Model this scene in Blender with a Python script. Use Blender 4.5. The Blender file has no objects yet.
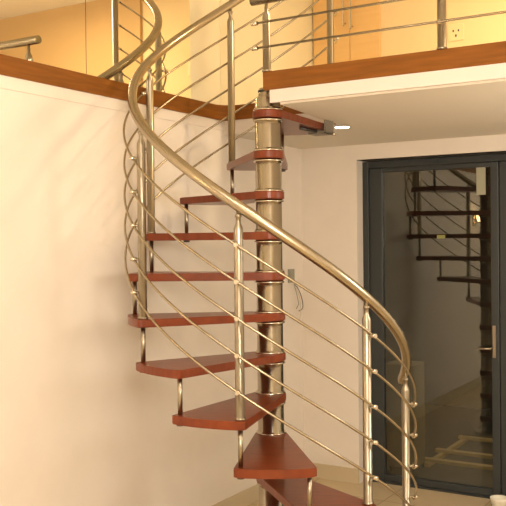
import bpy, bmesh, math, random
from mathutils import Vector, Matrix

# ------------------------------------------------------------------ frames
# building unit = one stair riser (0.2 m); the stair column stands on the world origin
S = 0.2
FL = -3.71                       # ground floor, in risers below the measuring tread
PHI = math.radians(30.147)
UX, UY = math.sin(PHI), math.cos(PHI)      # u: along the left wall, away from the viewer
VX, VY = math.cos(PHI), -math.sin(PHI)     # v: along the door wall, to the right

def W(u, v, z):
    return Vector(((u*UX + v*VX)*S, (u*UY + v*VY)*S, (z - FL)*S))
def Pz(x, y, z):
    return Vector((x*S, y*S, (z - FL)*S))
TH0, STEP, RP = -13.938, 25.11, 3.342
def H(k, z, R=RP):
    t = math.radians(TH0 + k*STEP)
    return Pz(-R*math.sin(t), -R*math.cos(t), z)

scene = bpy.context.scene
col = scene.collection

# ------------------------------------------------------------------ camera
cam_d = bpy.data.cameras.new('camera')
cam = bpy.data.objects.new('camera', cam_d)
col.objects.link(cam)
r_ = Vector((0.99977308, 0.0188595, -0.00990543))
u_ = Vector((0.00973379, 0.00917102, 0.99991057))
f_ = Vector((-0.01894866, 0.99978008, -0.00898537))
m = Matrix.Identity(4)
for i in range(3):
    m[i][0] = r_[i]; m[i][1] = u_[i]; m[i][2] = -f_[i]
m.translation = Vector((0, -4.27501613, 0.95597996 - FL*S))
cam.matrix_world = m
cam_d.sensor_width = 36.0
cam_d.lens = 859.019/506*36.0
cam_d.shift_y = -4.347/506
cam_d.clip_start = 0.02
scene.camera = cam

# ------------------------------------------------------------------ world, exposure, lights
world = bpy.data.worlds.new('night'); scene.world = world
world.use_nodes = True
world.node_tree.nodes['Background'].inputs[0].default_value = (0.012, 0.014, 0.02, 1)
world.node_tree.nodes['Background'].inputs[1].default_value = 1.0
scene.view_settings.view_transform = 'Standard'
scene.view_settings.look = 'None'
scene.view_settings.exposure = 0.20
scene.view_settings.gamma = 1.0
scene.view_settings.use_curve_mapping = False

def lamp(name, kind, loc, energy, color, size=0.1, rot=None, spread=None):
    d = bpy.data.lights.new(name, kind)
    d.energy = energy; d.color = color
    if kind == 'AREA':
        d.shape = 'DISK'; d.size = size
    else:
        d.shadow_soft_size = size
    o = bpy.data.objects.new(name, d); o.location = loc
    if rot: o.rotation_euler = rot
    col.objects.link(o); return o
WARM = (1.0, 0.92, 0.80)
WARM2 = (1.0, 0.74, 0.42)
WARM3 = (1.0, 0.80, 0.55)
CEIL = 15.2
HALL = ((-17, 6.5), (-9.5, 9.5))
for i, (a_, b_) in enumerate(HALL):
    lamp('added_hall_light', 'AREA', W(a_, b_, CEIL-.45), 18, WARM, 0.5)  # general hall light, added overhead out of view
lamp('hall_fill_light', 'POINT', W(-17, 12.4, 7.2), 128, WARM, 0.3)  # fill light added out of view near the camera
lamp('landing_fill_light', 'POINT', W(1.5, 11.5, 5.2), 37, WARM, 0.3)  # fill light added beyond the right frame edge, evens out the walls
lamp('upstairs_ceiling_light', 'AREA', W(4.6, 6.0, CEIL-.45), 31, WARM2, 0.3)
lamp('balcony_fill_light', 'AREA', W(13, 6, 9.5), 24, WARM, 0.3)  # added, unseen: brightens the timber and cabinet behind the glass
lamp('sconce_light_near', 'POINT', W(-14.5, -3.1, 6.35), .8, WARM3, 0.05)
lamp('sconce_light_far', 'POINT', W(-10.5, -3.1, 6.35), .8, WARM3, 0.05)

# ------------------------------------------------------------------ materials
def mat(name, color, rough=.5, metal=0., **kw):
    ma = bpy.data.materials.new(name); ma.use_nodes = True
    b = ma.node_tree.nodes['Principled BSDF']
    b.inputs['Base Color'].default_value = (*color, 1)
    b.inputs['Roughness'].default_value = rough
    b.inputs['Metallic'].default_value = metal
    for k, v in kw.items():
        b.inputs[k.replace('_', ' ')].default_value = v
    return ma
def noise_tint(ma, c1, c2, scale=(3, 3, 3), detail=3, bump=0.0, rough_var=None):
    nt = ma.node_tree; b = nt.nodes['Principled BSDF']
    tc = nt.nodes.new('ShaderNodeTexCoord'); mp = nt.nodes.new('ShaderNodeMapping')
    mp.inputs['Scale'].default_value = scale
    nz = nt.nodes.new('ShaderNodeTexNoise'); nz.inputs['Detail'].default_value = detail
    nz.inputs['Scale'].default_value = 1.0
    cr = nt.nodes.new('ShaderNodeValToRGB')
    cr.color_ramp.elements[0].position = .3; cr.color_ramp.elements[1].position = .7
    cr.color_ramp.elements[0].color = (*c1, 1); cr.color_ramp.elements[1].color = (*c2, 1)
    nt.links.new(tc.outputs['Object'], mp.inputs[0]); nt.links.new(mp.outputs[0], nz.inputs['Vector'])
    nt.links.new(nz.outputs['Fac'], cr.inputs[0]); nt.links.new(cr.outputs[0], b.inputs['Base Color'])
    if bump:
        bp = nt.nodes.new('ShaderNodeBump'); bp.inputs['Strength'].default_value = bump
        bp.inputs['Distance'].default_value = .004
        nt.links.new(nz.outputs['Fac'], bp.inputs['Height']); nt.links.new(bp.outputs[0], b.inputs['Normal'])
    return ma
M = {}
M['plaster'] = noise_tint(mat('cream plaster', (.80, .73, .65), .75), (.79, .72, .635), (.82, .75, .665), (5, 5, 5), 4, .05)
M['ceiling'] = mat('ceiling paint', (.74, .68, .58), .85)
M['fascia'] = mat('white edge paint', (.72, .66, .60), .6)
M['yellow'] = mat('warm yellow wall paint', (.82, .64, .35), .7)
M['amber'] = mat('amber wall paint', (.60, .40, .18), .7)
M['pale'] = mat('pale yellow wall paint', (.88, .81, .58), .7)
M['tile_base'] = mat('tan tile', (.60, .50, .33), .35)
M['wood_trim'] = noise_tint(mat('light reddish wood', (.38, .13, .03), .5, Specular_IOR_Level=.2), (.18, .062, .008), (.26, .092, .012), (5, 5, 60), 6)
M['tread'] = noise_tint(mat('cherry wood', (.25, .045, .018), .30, Coat_Weight=.10, Coat_Roughness=.12, Specular_IOR_Level=.3), (.15, .029, .009), (.22, .046, .013), (9, 40, 9), 5)
M['steel'] = mat('brushed steel', (.45, .39, .28), .26, 1.0)
M['steel_post'] = mat('brushed steel post', (.38, .335, .255), .28, 1.0)
M['column'] = mat('column steel', (.54, .49, .39), .2, 1.0, Anisotropic=.85)
_n = M['column'].node_tree; _t = _n.nodes.new('ShaderNodeTangent'); _t.direction_type = 'RADIAL'; _t.axis = 'Z'
_n.links.new(_t.outputs[0], _n.nodes['Principled BSDF'].inputs['Tangent'])
_n.nodes['Principled BSDF'].inputs['Anisotropic Rotation'].default_value = .25
M['bracket'] = mat('galvanised steel', (.28, .25, .20), .5, .6)
M['ring'] = mat('polished steel ring', (.70, .64, .52), .22, 1.0)
M['dark_metal'] = mat('dark metal', (.10, .09, .08), .45, .8)
M['black'] = mat('black rubber', (.02, .02, .02), .5)
M['frame'] = mat('blue grey aluminium', (.030, .036, .038), .42)
M['orange'] = noise_tint(mat('orange beech door', (.78, .50, .20), .5), (.76, .48, .19), (.80, .53, .22), (2, 2, 30), 3)
M['plate'] = mat('ivory plastic', (.80, .66, .36), .4)
M['grey_plastic'] = mat('grey plastic', (.32, .31, .24), .5)
M['wire_w'] = mat('pale wire insulation', (.62, .55, .42), .5)
M['cream_obj'] = mat('cream ceramic', (.85, .80, .66), .3)
M['olive'] = mat('olive board', (.25, .17, .08), .7)
M['batten'] = mat('raw timber', (.62, .38, .14), .6)
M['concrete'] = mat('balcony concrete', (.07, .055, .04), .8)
M['tag'] = mat('plain pale green', (.36, .35, .25), .6)
M['tag2'] = mat('yellow green sticker', (.22, .22, .06), .5)

def emis(name, color, s):
    ma = bpy.data.materials.new(name); ma.use_nodes = True
    nt = ma.node_tree; nt.nodes.clear()
    o = nt.nodes.new('ShaderNodeOutputMaterial'); e = nt.nodes.new('ShaderNodeEmission')
    e.inputs[0].default_value = (*color, 1); e.inputs[1].default_value = s
    nt.links.new(e.outputs[0], o.inputs[0]); return ma
M['bulb'] = emis('lamp glow', (1.0, .60, .22), 26)
M['bulb_w'] = emis('spot glow', (1.0, .93, .80), 9)

# mirror
mm = bpy.data.materials.new('mirror glass'); mm.use_nodes = True
nt = mm.node_tree; nt.nodes.clear()
o = nt.nodes.new('ShaderNodeOutputMaterial'); g = nt.nodes.new('ShaderNodeBsdfGlossy')
g.inputs['Color'].default_value = (.90, .90, .84, 1); g.inputs['Roughness'].default_value = 0.0
nt.links.new(g.outputs[0], o.inputs[0]); M['mirror'] = mm
# pane glass: clear with a mirror sheen that grows at grazing angles
gm = bpy.data.materials.new('door glass'); gm.use_nodes = True
nt = gm.node_tree; nt.nodes.clear()
o = nt.nodes.new('ShaderNodeOutputMaterial'); g = nt.nodes.new('ShaderNodeBsdfGlossy')
g.inputs['Roughness'].default_value = .006
t = nt.nodes.new('ShaderNodeBsdfTransparent'); t.inputs[0].default_value = (.72, .76, .70, 1)
mx = nt.nodes.new('ShaderNodeMixShader'); fr = nt.nodes.new('ShaderNodeFresnel'); fr.inputs[0].default_value = 1.85
nt.links.new(fr.outputs[0], mx.inputs[0]); nt.links.new(t.outputs[0], mx.inputs[1]); nt.links.new(g.outputs[0], mx.inputs[2])
nt.links.new(mx.outputs[0], o.inputs[0]); M['glass'] = gm

# floor tiles
fm = mat('beige floor tile', (.60, .47, .30), .22)
nt = fm.node_tree; b = nt.nodes['Principled BSDF']
tc = nt.nodes.new('ShaderNodeTexCoord'); mp = nt.nodes.new('ShaderNodeMapping')
mp.inputs['Rotation'].default_value = (0, 0, PHI)
bk = nt.nodes.new('ShaderNodeTexBrick'); bk.offset = 0
bk.inputs['Color1'].default_value = (.58, .45, .27, 1); bk.inputs['Color2'].default_value = (.62, .49, .30, 1)
bk.inputs['Mortar'].default_value = (.42, .32, .19, 1); bk.inputs['Scale'].default_value = 1.0
bk.inputs['Mortar Size'].default_value = .004
bk.inputs['Brick Width'].default_value = .6; bk.inputs['Row Height'].default_value = .6
nt.links.new(tc.outputs['Object'], mp.inputs[0]); nt.links.new(mp.outputs[0], bk.inputs['Vector'])
nt.links.new(bk.outputs['Color'], b.inputs['Base Color']); M['floor'] = fm

# ------------------------------------------------------------------ mesh helpers
class MB:
    def __init__(s): s.bm = bmesh.new()
    def box(s, u0, u1, v0, v1, z0, z1, bev=0):            # box in building axes
        vs = [s.bm.verts.new(W(u, v, z)) for z in (z0, z1) for (u, v) in ((u0, v0), (u1, v0), (u1, v1), (u0, v1))]
        fs = [(3, 2, 1, 0), (4, 5, 6, 7), (0, 1, 5, 4), (1, 2, 6, 5), (2, 3, 7, 6), (3, 0, 4, 7)]
        fc = [s.bm.faces.new([vs[i] for i in f]) for f in fs]
        if bev:
            es = list({e for f in fc for e in f.edges})
            bmesh.ops.bevel(s.bm, geom=es, offset=bev*S, segments=2, affect='EDGES', profile=.5)
        return s
    def prism(s, pts, z0, z1, bev=0, seg=2, to=Pz):       # polygon (risers) extruded upward
        lo = [s.bm.verts.new(to(x, y, z0)) for x, y in pts]
        hi = [s.bm.verts.new(to(x, y, z1)) for x, y in pts]
        n = len(pts)
        fb = s.bm.faces.new(lo[::-1]); ft = s.bm.faces.new(hi)
        for i in range(n):
            f = s.bm.faces.new((lo[i], lo[(i+1) % n], hi[(i+1) % n], hi[i]))
        if bev:
            es = list({e for f in (fb, ft) for e in f.edges})
            bmesh.ops.bevel(s.bm, geom=es, offset=bev*S, segments=seg, affect='EDGES', profile=.5)
        return s
    def tube(s, path, rad, n=12, cap=True):               # path of world points; rad in metres or list
        path = [Vector(p) for p in path]; N = len(path)
        rads = rad if isinstance(rad, (list, tuple)) else [rad]*N
        rings = []; up = None
        for i, p in enumerate(path):
            a = path[max(i-1, 0)]; b2 = path[min(i+1, N-1)]
            if i > 0 and (path[i]-path[i-1]).length < 1e-9: a = path[max(i-2, 0)]
            t = (b2-a); 
            if t.length < 1e-9: t = Vector((0, 0, 1))
            t.normalize()
            if up is None:
                up = Vector((0, 0, 1)) if abs(t.z) < .9 else Vector((1, 0, 0))
            x = t.cross(up).normalized(); y = x.cross(t).normalized(); up = y
            rings.append([s.bm.verts.new(p + (x*math.cos(q) + y*math.sin(q))*rads[i]) for q in [2*math.pi*j/n for j in range(n)]])
        for i in range(N-1):
            for j in range(n):
                f = s.bm.faces.new((rings[i][j], rings[i][(j+1) % n], rings[i+1][(j+1) % n], rings[i+1][j]))
                f.smooth = True
        if cap:
            s.bm.faces.new(rings[0][::-1]); s.bm.faces.new(rings[-1])
        return s
    def lathe(s, c, prof, n=24):                          # c world xy base point, prof [(r,z)] in risers
        x0, y0 = c
        rings = [[s.bm.verts.new(Vector((x0 + r*S*math.cos(q), y0 + r*S*math.sin(q), (z-FL)*S))) for q in [2*math.pi*j/n for j in range(n)]] for r, z in prof]
        for i in range(len(prof)-1):
            smooth = abs(prof[i+1][1]-prof[i][1]) > 1e-6
            for j in range(n):
                f = s.bm.faces.new((rings[i][j], rings[i][(j+1) % n], rings[i+1][(j+1) % n], rings[i+1][j]))
                f.smooth = smooth
        s.bm.faces.new(rings[0][::-1]); s.bm.faces.new(rings[-1])
        return s
    def ball(s, p, r, sc=(1, 1, 1)):
        mt = Matrix.Translation(p) @ Matrix.Diagonal((*sc, 1))
        ret = bmesh.ops.create_uvsphere(s.bm, u_segments=14, v_segments=8, radius=r, matrix=mt)
        for v in ret['verts']:
            for f in v.link_faces: f.smooth = True
        return s
    def build(s, name, material, parent=None, label=None):
        bmesh.ops.recalc_face_normals(s.bm, faces=s.bm.faces[:])
        off = Vector((0, 0, 0)); q = parent
        while q is not None:
            off += q.location; q = q.parent
        if parent is None:
            # origin at the bottom centre of the mesh
            xs = [v.co for v in s.bm.verts]
            lo = Vector([min(c[i] for c in xs) for i in range(3)]); hi = Vector([max(c[i] for c in xs) for i in range(3)])
            off = Vector(((lo.x+hi.x)/2, (lo.y+hi.y)/2, lo.z))
        for v in s.bm.verts: v.co -= off
        me = bpy.data.meshes.new(name); s.bm.to_mesh(me); s.bm.free()
        me.materials.append(material)
        ob = bpy.data.objects.new(name, me); col.objects.link(ob)
        if parent is None: ob.location = off
        else: ob.parent = parent
        if label: ob['label'] = label
        return ob
def thing(name, label, cat, loc, group=None):
    o = bpy.data.objects.new(name, None); o.empty_display_size = .1
    col.objects.link(o); o.location = loc
    o['label'] = label; o['category'] = cat
    if group: o['group'] = group
    return o
def tag(o, label, cat, group=None):
    o['label'] = label; o['category'] = cat
    if group: o['group'] = group
    return o
def struct(name, mb, material, parent=None):
    o = mb.build(name, material, parent)
    if parent is None: o['kind'] = 'structure'
    return o

# ------------------------------------------------------------------ the setting
MV = 3.79            # left wall plane v = -MV
NU = 8.888           # door wall plane u = NU
UB = 3.80            # back edge of the stair opening
UP = 9.9             # upstairs back wall
VR = 15.5; UF = -24.0
ZT, ZB = 8.94, 8.49
SOF = 8.07
struct('floor', MB().box(UF-.5, NU+.6, -MV-.5, VR+.5, FL-.5, FL), M['floor'])
# left wall below the wooden edge
struct('wall_left', MB().box(UF, NU+1.0, -MV-.6, -MV, FL, 8.16).box(UF, UB+.3, -MV-.6, -MV-.02, 8.16, 8.20).box(UF, UB+.3, -MV-.6, -MV, 8.20, ZB), M['plaster'])
struct('wall_upper_left', MB().box(UB, UP+.3, -MV-.6, -MV, ZB, CEIL), M['pale'])
struct('wall_mirror_backing', MB().box(UF, UB, -MV-.6, -MV-.04, ZT, CEIL), M['plaster'])
# door wall with recess
DZ = 7.55; DV0 = -1.63; DV1 = 8.0; DU = 9.39
struct('wall_back', MB().box(NU, NU+1.0, -MV, DV0, FL, 8.2).box(NU, NU+1.0, DV0, DV1, DZ, 8.2).box(NU, NU+1.0, DV1, VR, FL, 8.2), M['plaster'])
struct('wall_right', MB().box(UF, UP+.3, VR, VR+.4, FL, CEIL), M['plaster'])
struct('wall_front', MB().box(UF-.4, UF, -MV-.6, VR+.4, FL, CEIL), M['plaster'])
struct('wall_upper_back', MB().box(UP, UP+.4, -MV-.6, VR+.4, 8.86, CEIL), M['yellow'])
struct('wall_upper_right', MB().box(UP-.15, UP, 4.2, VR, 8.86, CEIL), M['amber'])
struct('ceiling', MB().box(UF-.4, UP+.4, -MV-.6, VR+.4, CEIL, CEIL+.3), M['ceiling'])
# landing slab: right of the opening and behind it
struct('ceiling_landing', MB().prism([(-.36, .55), (2.8, .20), (3.9, .12), (3.9, .42), (UP+.2, .42), (UP+.2, VR), (-.36, VR)], SOF, 8.86, to=lambda a, b, z: W(a, b, z)).box(UB+.05, UP+.2, -MV, .42, SOF, 8.86), M['ceiling'])
# opening edges: wood over white
def arc_edge(z0, z1, off):
    # inner rounded corner between left wall edge and back edge
    r = .55; pts = []
    u0, v0 = UB-off, -MV+off
    n = 8
    for i in range(n+1):
        a = math.pi/2*i/n
        pts.append((u0 - r + r*math.sin(a), v0 + r - r*math.cos(a)))
    return pts
def edge_board(off, z0, z1, thick):
    pts = [(UF, -MV+off)] + arc_edge(z0, z1, off) + [(UB-off, .40)]
    outer = [(UB+thick, .40), (UB+thick, -MV-thick), (UF, -MV-thick)]
    return MB().prism(pts+outer, z0, z1, to=lambda a, b, z: W(a, b, z))
struct('trim_1', edge_board(.03, ZB, ZT, .04), M['wood_trim'])
struct('trim_2', edge_board(.012, SOF+.15, ZB, .0) if False else MB().box(UB-.01, UB+.05, -MV, .40, SOF, ZB), M['fascia'])
struct('trim_3', MB().box(-.48, -.36, .14, VR, 8.43, 8.88, .015), M['wood_trim'])
struct('trim_4', MB().box(-.46, -.36, .32, VR, 8.12, 8.43), M['fascia'])
struct('trim_5', MB().prism([(-.36, .50), (2.8, .15), (UB, .07), (UB, .12), (2.8, .20), (-.36, .55)], 8.43, 8.88, to=lambda a, b, z: W(a, b, z)), M['wood_trim'])
struct('baseboard_left', MB().box(UF, NU, -MV, -MV+.05, FL, -3.19), M['tile_base'])
struct('baseboard_back', MB().box(NU-.05, NU, -MV+.05, DV0, FL, -3.19).box(NU-.05, NU, DV1, VR, FL, -3.19), M['tile_base'])
struct('baseboard_upper', MB().box(UP-.05, UP, -MV, -3.79+.3, 8.86, 9.2), M['tile_base'])

# mirror panels over the wooden edge
SEAM = -2.4; ME = 2.05
for (a, b2, lab) in ((-9.0, SEAM-.012, 'large frameless mirror panel above the wooden ledge, left of the dark seam'),
                     (SEAM+.012, ME, 'large frameless mirror panel above the wooden ledge, right of the dark seam')):
    o = MB().box(a, b2, -MV-.04, -MV, ZT, CEIL-.02).build('wall_mirror', M['mirror'])
    tag(o, lab, 'mirror', 'mirror panels over the stairwell ledge')
struct('trim_6', MB().box(ME, UB, -MV-.04, -MV-.01, ZT, CEIL).box(UB-.16, UB-.02, -MV-.01, -MV+.02, ZT, CEIL), M['pale'])
struct('trim_7', MB().box(SEAM-.012, SEAM+.012, -MV-.04, -MV-.002, ZT, CEIL), M['dark_metal'])

# ------------------------------------------------------------------ glazed terrace door
def leaf(parent, v0, v1, u0, z0, z1, sl, sr, top, bot):
    fr = MB().box(u0, u0+.22, v0, v0+sl, z0, z1, .03).box(u0, u0+.22, v1-sr, v1, z0, z1, .03)
    fr.box(u0+.01, u0+.21, v0+sl, v1-sr, z1-top, z1, .02).box(u0+.01, u0+.21, v0+sl, v1-sr, z0, z0+bot, .02)
    fr.build('leaf_frame', M['frame'], parent)
    MB().box(u0+.10, u0+.12, v0+sl, v1-sr, z0+bot, z1-top).build('glass_pane', M['glass'], parent)
door = thing('door_1', 'tall dark blue grey framed glass terrace door beside the stairs', 'door', W(DU, 2, FL))
del door['label'], door['category']; door['kind'] = 'structure'
MB().box(DU-.02, DU+.4, DV0, DV0+.22, FL, DZ-.05, .02).box(DU-.02, DU+.4, DV0+.22, DV1, DZ-.27, DZ-.05, .02) \
    .box(DU-.02, DU+.4, DV1-.22, DV1, FL, DZ-.27, .02).box(DU-.02, DU+.4, DV0+.22, DV1-.22, FL, FL+.06).build('door_frame', M['frame'], door)
leaf(door, DV0+.22, 3.12, DU+.04, FL+.06, DZ-.27, .50, .26, .16, .24)
leaf(door, 3.14, 7.78, DU+.04, FL+.06, DZ-.27, .36, .42, .16, .24)
hd = MB().box(DU-.0, DU+.05, 2.90, 3.0, .9, 1.95, .01)
hd.build('lock_plate', M['steel_post'], door)
MB().tube([W(DU+.02, 2.88, 1.22), W(DU-.22, 2.88, 1.22)], .006).tube([W(DU-.22, 2.90, 1.22), W(DU-.22, 2.45, 1.20)], [.007, .006]).build('door_handle', M['steel_post'], door)
struct('wall_header_soffit', MB().box(NU, DU, DV0, DV1, DZ, DZ+.01), M['plaster'])
tg = MB().box(DU+.115, DU+.13, 2.38, 2.68, 6.22, 7.18).build('pale_rectangle', M['tag'])  # plain pale rectangle just in front of the pane
tag(tg, 'small blank pale rectangle at the top right of the door glass', 'paper')
tg = MB().box(DU+.115, DU+.13, 1.02, 1.30, 4.80, 4.92).build('glass_sticker', M['tag2'])
tag(tg, 'tiny yellow green sticker in the middle of the door glass', 'sticker')

# the dark balcony beyond the glass
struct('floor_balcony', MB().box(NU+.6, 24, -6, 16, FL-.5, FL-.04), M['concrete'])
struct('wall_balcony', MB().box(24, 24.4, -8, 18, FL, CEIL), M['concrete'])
cab = thing('storage_cabinet', 'low olive brown cabinet on the dark balcony behind the door glass', 'cabinet', W(11.5, -1.0, FL-.04))
MB().box(11.0, 12.2, -1.56, -.43, FL+.16, .22, .03).build('body', M['olive'], cab)
MB().box(10.96, 11.0, -1.50, -.49, FL+.25, .12, .01).build('cabinet_door', M['olive'], cab)
for vv in (-1.45, -.60):
    for uu in (11.1, 12.0):
        MB().box(uu, uu+.1, vv, vv+.1, FL-.04, FL+.16).build('leg', M['black'], cab)
pal = thing('timber_frame', 'pale raw timber lattice lying on the floor behind the door glass', 'timber', W(14.5, .8, FL-.04))
for k, uu in enumerate((12.4, 14.0, 16.6)):
    MB().box(uu, uu+.28, -.8+.1*k, 4.2, FL+.12, FL+.24, .01).build('batten', M['batten'], pal)
for vv in (-.5, 2.2):
    MB().box(12.25, 17.0, vv, vv+.2, FL-.04, FL+.12, .01).build('rail', M['batten'], pal)

# ------------------------------------------------------------------ upstairs
dr = thing('door_2', '', 'door', W(UP, -2.3, 8.86))
del dr['label'], dr['category']; dr['kind'] = 'structure'
for a, b2 in ((-3.72, -2.27), (-2.25, -1.10)):
    MB().box(UP-.12, UP, a, b2, 8.88, CEIL-.6, .02).build('door_leaf', M['orange'], dr)
for vv, zz in ((-2.42, 12.45), (-2.14, 12.3)):
    MB().tube([W(UP-.12, vv, zz+.12), W(UP-.3, vv, zz+.1), W(UP-.3, vv, zz), W(UP-.3, vv, zz+2.2), W(UP-.12, vv, zz+2.15)], .006).build('door_handle', M['ring'], dr)
oc = thing('wall_outlet', 'small ivory square socket on the yellow upstairs wall right of the orange door', 'socket', W(UP, 1.61, 11.5))
MB().box(UP-.04, UP, 1.33, 1.89, 11.45, 12.02, .02).build('plate', M['plate'], oc)
MB().box(UP-.05, UP-.04, 1.50, 1.55, 11.75, 11.82).box(UP-.05, UP-.04, 1.68, 1.73, 11.75, 11.82).box(UP-.05, UP-.04, 1.59, 1.64, 11.58, 11.66).build('socket_slots', M['dark_metal'], oc)

# ------------------------------------------------------------------ lamp fixtures, hall and pendant ones added to light the scene
def unseen_ceiling_lamp(u, v, r, label):
    t = thing('unseen_ceiling_lamp', label, 'ceiling lamp', W(u, v, CEIL-.3), 'round ceiling lamps')
    c = W(u, v, 0)
    MB().lathe((c.x, c.y), [(r*1.05, CEIL), (r*1.05, CEIL-.12), (r*.9, CEIL-.16)], 24).build('lamp_base', M['fascia'], t)
    MB().lathe((c.x, c.y), [(r*.85, CEIL-.16), (r*.8, CEIL-.28), (r*.5, CEIL-.34), (r*.1, CEIL-.36)], 24).build('lamp_shade', M['bulb_w'], t)
for (a_, b_), lab in zip(HALL, ('added unseen round ceiling lamp at the back of the hall', 'added unseen round ceiling lamp over the hall, nearest to the stairs')):
    unseen_ceiling_lamp(a_, b_, .7, lab)  # both hall fixtures are added, out of view
for (pu, pv, pz, top, lab) in ((-17, 12.4, 8.8, CEIL, 'added unseen pendant lamp on a long cord from the hall ceiling'), (1.5, 11.5, 6.8, SOF, 'added unseen pendant lamp on a short cord under the landing')):
    pt = thing('added_pendant_lamp', lab, 'pendant lamp', W(pu, pv, top), 'added pendant lamps')  # pendants added out of view, bodies for the two fill lights
    c = W(pu, pv, 0)
    MB().tube([W(pu, pv, pz+.3), W(pu, pv, top)], .004, 6).build('cord', M['black'], pt)
    MB().lathe((c.x, c.y), [(.3, top-.12), (.35, top)], 20).build('ceiling_rose', M['fascia'], pt)
    MB().ball(W(pu, pv, pz), .05).build('bulb', M['bulb_w'], pt)
    MB().lathe((c.x, c.y), [(.8, pz-.05), (.5, pz+.2), (.15, pz+.3)], 28).build('lamp_shade', M['fascia'], pt)
unseen_ceiling_lamp(4.6, 6.0, .7, 'round ceiling lamp over the upper landing')
for u0, lab in ((-14.5, 'wall sconce on the left wall, farther from the stairs'), (-10.5, 'wall sconce on the left wall, nearer to the stairs')):
    t = thing('wall_sconce', lab, 'wall lamp', W(u0, -MV, 6), 'sconces on the left wall')
    MB().box(u0-.25, u0+.25, -MV, -MV+.1, 5.5, 6.1, .03).build('back_plate', M['ring'], t)
    c = W(u0, -MV+.45, 0)
    MB().tube([W(u0, -MV+.1, 5.7), W(u0, -MV+.45, 5.7)], .008).build('arm', M['ring'], t)
    MB().lathe((c.x, c.y), [(.16, 5.68), (.24, 5.8), (.30, 6.15), (.28, 6.2)], 20).build('lamp_shade', M['bulb'], t)
# recessed spot in the landing soffit by the stair bracket
sp = thing('recessed_spotlight', 'small bright recessed spotlight in the soffit right of the steel bracket', 'spotlight', W(4.25, .02, SOF))
c = W(4.25, .02, 0)
MB().lathe((c.x, c.y), [(.27, SOF), (.27, SOF-.02), (.22, SOF-.02), (.22, SOF-.012)], 24).build('bezel', M['ring'], sp)
MB().lathe((c.x, c.y), [(.22, SOF-.012), (.2, SOF-.024)], 24).build('lens', M['bulb_w'], sp)

# ------------------------------------------------------------------ spiral staircase
T = .19
st = thing('spiral_staircase', 'spiral staircase with cherry wood treads round a steel column', 'staircase', Pz(0, 0, FL))
RC = .325
cc = MB().lathe((0, 0), [(.62, FL), (.62, FL+.06), (RC, FL+.06), (RC, 8.30), (RC-.03, 8.33), (.24, 8.36), (.235, 8.52), (.21, 8.56)], 40).build('center_column', M['column'], st)
MB().lathe((0, 0), [(.245, 8.46), (.245, 8.51)], 24).build('cap_band', M['black'], cc)

def collars(k):
    for z in (k+.0, k-T-.07):
        if z > 8.2: continue
        MB().lathe((0, 0), [(RC, z), (RC+.045, z), (RC+.045, z+.035), (RC+.018, z+.035), (RC+.018, z+.07), (RC, z+.07)], 40).build('collar_ring', M['ring'], cc)
def tread_poly(k):
    a0 = math.radians(TH0 + k*STEP); a1 = math.radians(TH0 + (k+1)*STEP)
    RO = RP + .16; rc = .385; ma = .042
    out = []; n = 10
    A, B = a0 - ma, a1 + ma
    if k == 8: B = a1 - .0
    def c(a, R): return (-R*math.sin(a), -R*math.cos(a))
    # rounded outer corners
    for i in range(n+1):
        a = A + (B-A)*i/n
        R = RO
        if i == 0:
            out += [c(a, RO-.10), c(a+.006, RO-.03), c(a+.022, RO)]
        elif i == n:
            out += [c(a-.022, RO), c(a-.006, RO-.03), c(a, RO-.10)]
        else: out.append(c(a, RO))
    # column collar end: tangent points run round the back of the column
    mid = (A+B)/2
    hb = math.pi/2 - (0.02)
    m2 = 14
    s = B + hb*.93
    e = A - hb*.93 + 2*math.pi
    for i in range(m2+1):
        a = s + (e-s)*i/m2
        out.append(c(a, rc))
    return out
KS = list(range(-3, 9))
def tie_rod(k):
    p = H(k, 0)
    z0 = (k-1) if k > -3 else FL
    b = MB().lathe((p.x, p.y), [(.055, z0), (.055, k-T)], 14)
    ob = b.build('tie_rod', M['steel_post'], st)
    if k > -3:
        MB().lathe((p.x, p.y), [(.05, z0-T-.05), (.085, z0-T-.045), (.085, z0-T)], 12).build('nut', M['dark_metal'], ob)
    else:
        MB().lathe((p.x, p.y), [(.16, z0), (.16, z0+.05), (.06, z0+.06)], 16).build('foot_plate', M['ring'], ob)
HH = 4.406
WOFF = [.62+.77*i for i in range(5)]
RW = RP + .205
def baluster(k):
    p = H(k, 0); z1 = k + HH
    b = MB().lathe((p.x, p.y), [(.12, k), (.12, k+.05), (.10, k+.055), (.10, z1-.38), (.095, z1-.34), (.052, z1-.24), (.052, z1-.13), (.07, z1-.12), (.07, z1-.07), (.04, z1-.06), (.04, z1+.06)], 18)
    ob = b.build('baluster', M['steel_post'], st)
    t = math.radians(TH0 + k*STEP); d = Vector((-math.sin(t), -math.cos(t), 0))
    for wz in WOFF:
        c = H(k, k+wz)
        MB().tube([c + d*(.08*S), c + d*(.29*S)], .0062, 10).tube([c + d*(.15*S), c + d*(.275*S)], .0100, 10).build('wire_clamp', M['ring'], ob)
for k in KS:
    dark = MB().prism(tread_poly(k), k-T, k, .022, 2)
    dark.build('tread', M['tread'], st)
    collars(k)
for k in range(-3, 9): tie_rod(k)
for k in (-3, -1, 1, 3, 5, 7, 9):
    if k < 9: baluster(k)
# last post stands on the landing tread's tip
def helix(k0, k1, zo, R, n):
    return [H(k0 + (k1-k0)*i/n, k0 + (k1-k0)*i/n + zo, R) for i in range(n+1)]
hp = helix(-3.38, 9.3, HH+.12, RP, 190)
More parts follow.
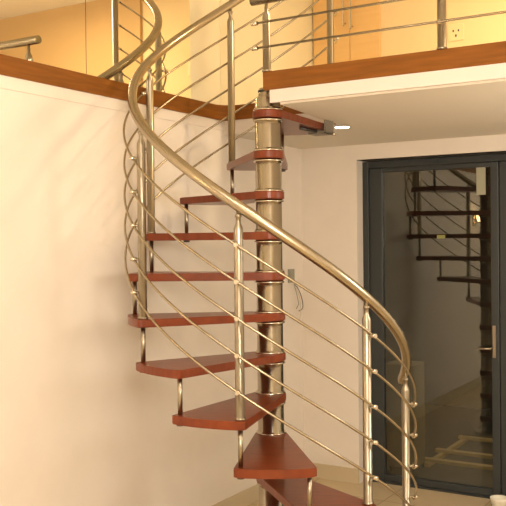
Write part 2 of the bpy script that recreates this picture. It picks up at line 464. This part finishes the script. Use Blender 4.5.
# the lower end rolls gently down and inward
e = hp[0]
end = []
MB().tube(end + hp, [.012, .020] + [.0238]*(len(hp)-2), 18).build('handrail', M['steel'], st)
for wz in WOFF:
    w = MB().tube(helix(-3.05, 9.08, wz, RW, 190), .0058, 8).build('rail_wire', M['steel'], st)
    for kk in (-3.05, 9.08):
        c = H(kk, kk+wz, RW)
        MB().ball(c, .011, (1, 1, 1)).build('end_knob', M['ring'], w)
# landing post of the stair rail
p = H(9, 0)
lb = MB().lathe((p.x, p.y), [(.13, 8.0), (.13, 8.06), (.10, 8.07), (.10, 9+HH-.38), (.052, 9+HH-.24), (.052, 9+HH-.1), (.04, 9+HH+.06)], 18).build('baluster', M['steel_post'], st)
t9 = math.radians(TH0 + 9*STEP); d9 = Vector((-math.sin(t9), -math.cos(t9), 0))
for wz in WOFF:
    c = H(9, 9+wz)
    MB().tube([c + d9*(.08*S), c + d9*(.29*S)], .009, 10).build('wire_clamp', M['ring'], lb)
# steel bracket tying the landing tread to the slab
ta = math.radians(TH0 + 9*STEP)
de = Vector((-math.sin(ta), -math.cos(ta), 0)); ne = Vector((math.cos(ta)*-1, math.sin(ta), 0))
if ne.y > 0: ne = -ne
def BR(r, n_, z):      # along the tread's edge, out of it, height
    v = de*r*S + ne*n_*S; v.z = (z-FL)*S; return v
def obox(mb, r0, r1, n0, n1, z0, z1):
    vs = [mb.bm.verts.new(BR(r, n_, z)) for z in (z0, z1) for (r, n_) in ((r0, n0), (r1, n0), (r1, n1), (r0, n1))]
    for f in [(3, 2, 1, 0), (4, 5, 6, 7), (0, 1, 5, 4), (1, 2, 6, 5), (2, 3, 7, 6), (3, 0, 4, 7)]:
        mb.bm.faces.new([vs[i] for i in f])
    return mb
E0 = .16
bo = obox(obox(MB(), 2.62, 3.08, E0, E0+.05, 7.70, 8.07), 2.62, 3.08, E0-.5, E0+.05, 7.70, 7.75).build('steel_bracket', M['bracket'], st)
bo['label'] = 'grey steel bracket'
MB().ball(BR(3.04, E0+.08, 7.72), .010).build('bolt', M['ring'], bo)
MB().tube([BR(1.75, E0-.25, 7.77), BR(2.62, E0-.25, 7.77)], .009, 6).build('bracket_arm', M['dark_metal'], bo)

# ------------------------------------------------------------------ landing guard rail
gu = -.41
gr = thing('landing_railing', 'low steel guard rail with two wires along the landing edge', 'railing', W(gu, 3, 8.88))
for vv in (.22, 4.61, 9.0, 13.4):
    c = W(gu, vv, 0)
    b = MB().lathe((c.x, c.y), [(.12, 8.88), (.12, 8.92), (.10, 8.93), (.10, 10.22), (.05, 10.34), (.05, 10.46), (.04, 10.47), (.04, 10.58)], 18).build('post', M['steel_post'], gr)
    for wz in (9.45, 10.05):
        MB().tube([W(gu-.17, vv, wz), W(gu-.05, vv, wz)], .009, 10).build('wire_clamp', M['ring'], b)
MB().tube([W(gu, -.19, 10.66), W(gu, VR-.05, 10.66)], .024, 20).build('handrail', M['steel'], gr)
for wz in (9.45, 10.05):
    w = MB().tube([W(gu-.17, .0, wz), W(gu-.17, VR-.05, wz)], .0058, 8).build('rail_wire', M['steel'], gr)
    MB().tube([W(gu-.17, -.07, wz), W(gu-.17, .06, wz)], .0105, 12).ball(W(gu-.17, -.07, wz), .011).build('end_knob', M['ring'], w)

# ------------------------------------------------------------------ open socket with loose wires
sk = thing('wall_socket', 'grey open wall socket with loose wires hanging behind the stair column', 'socket', W(8.0, -MV, 3.2))
MB().box(7.78, 8.2, -MV, -MV+.06, 3.3, 3.78, .02).build('back_box', M['grey_plastic'], sk)
MB().box(7.82, 8.12, -MV+.06, -MV+.10, 3.36, 3.70, .02).build('socket_plate', M['grey_plastic'], sk)
random.seed(3)
for j, (du, dz, mtl) in enumerate(((.25, -1.25, 'wire_w'), (.42, -.95, 'black'), (.1, -.9, 'grey_plastic'))):
    pts = []
    for i in range(15):
        t = i/14
        pts.append(W(8.05+du*math.sin(t*2.6)+.1*t, -MV+.10+.10*math.sin(t*3), 3.15 + dz*t + .12*math.sin(6*t+j)))
    MB().tube(pts, .0028, 6).build('wire', M[mtl], sk)

# small cream pot at the door threshold
pc = W(8.55, 3.32, 0)
cp = MB().lathe((pc.x, pc.y), [(.16, FL), (.22, FL+.05), (.28, FL+.28), (.29, FL+.34), (.26, FL+.34), (.2, FL+.1)], 24).build('small_bowl', M['cream_obj'])
tag(cp, 'small cream rounded bowl on the floor at the lower right corner', 'bowl')
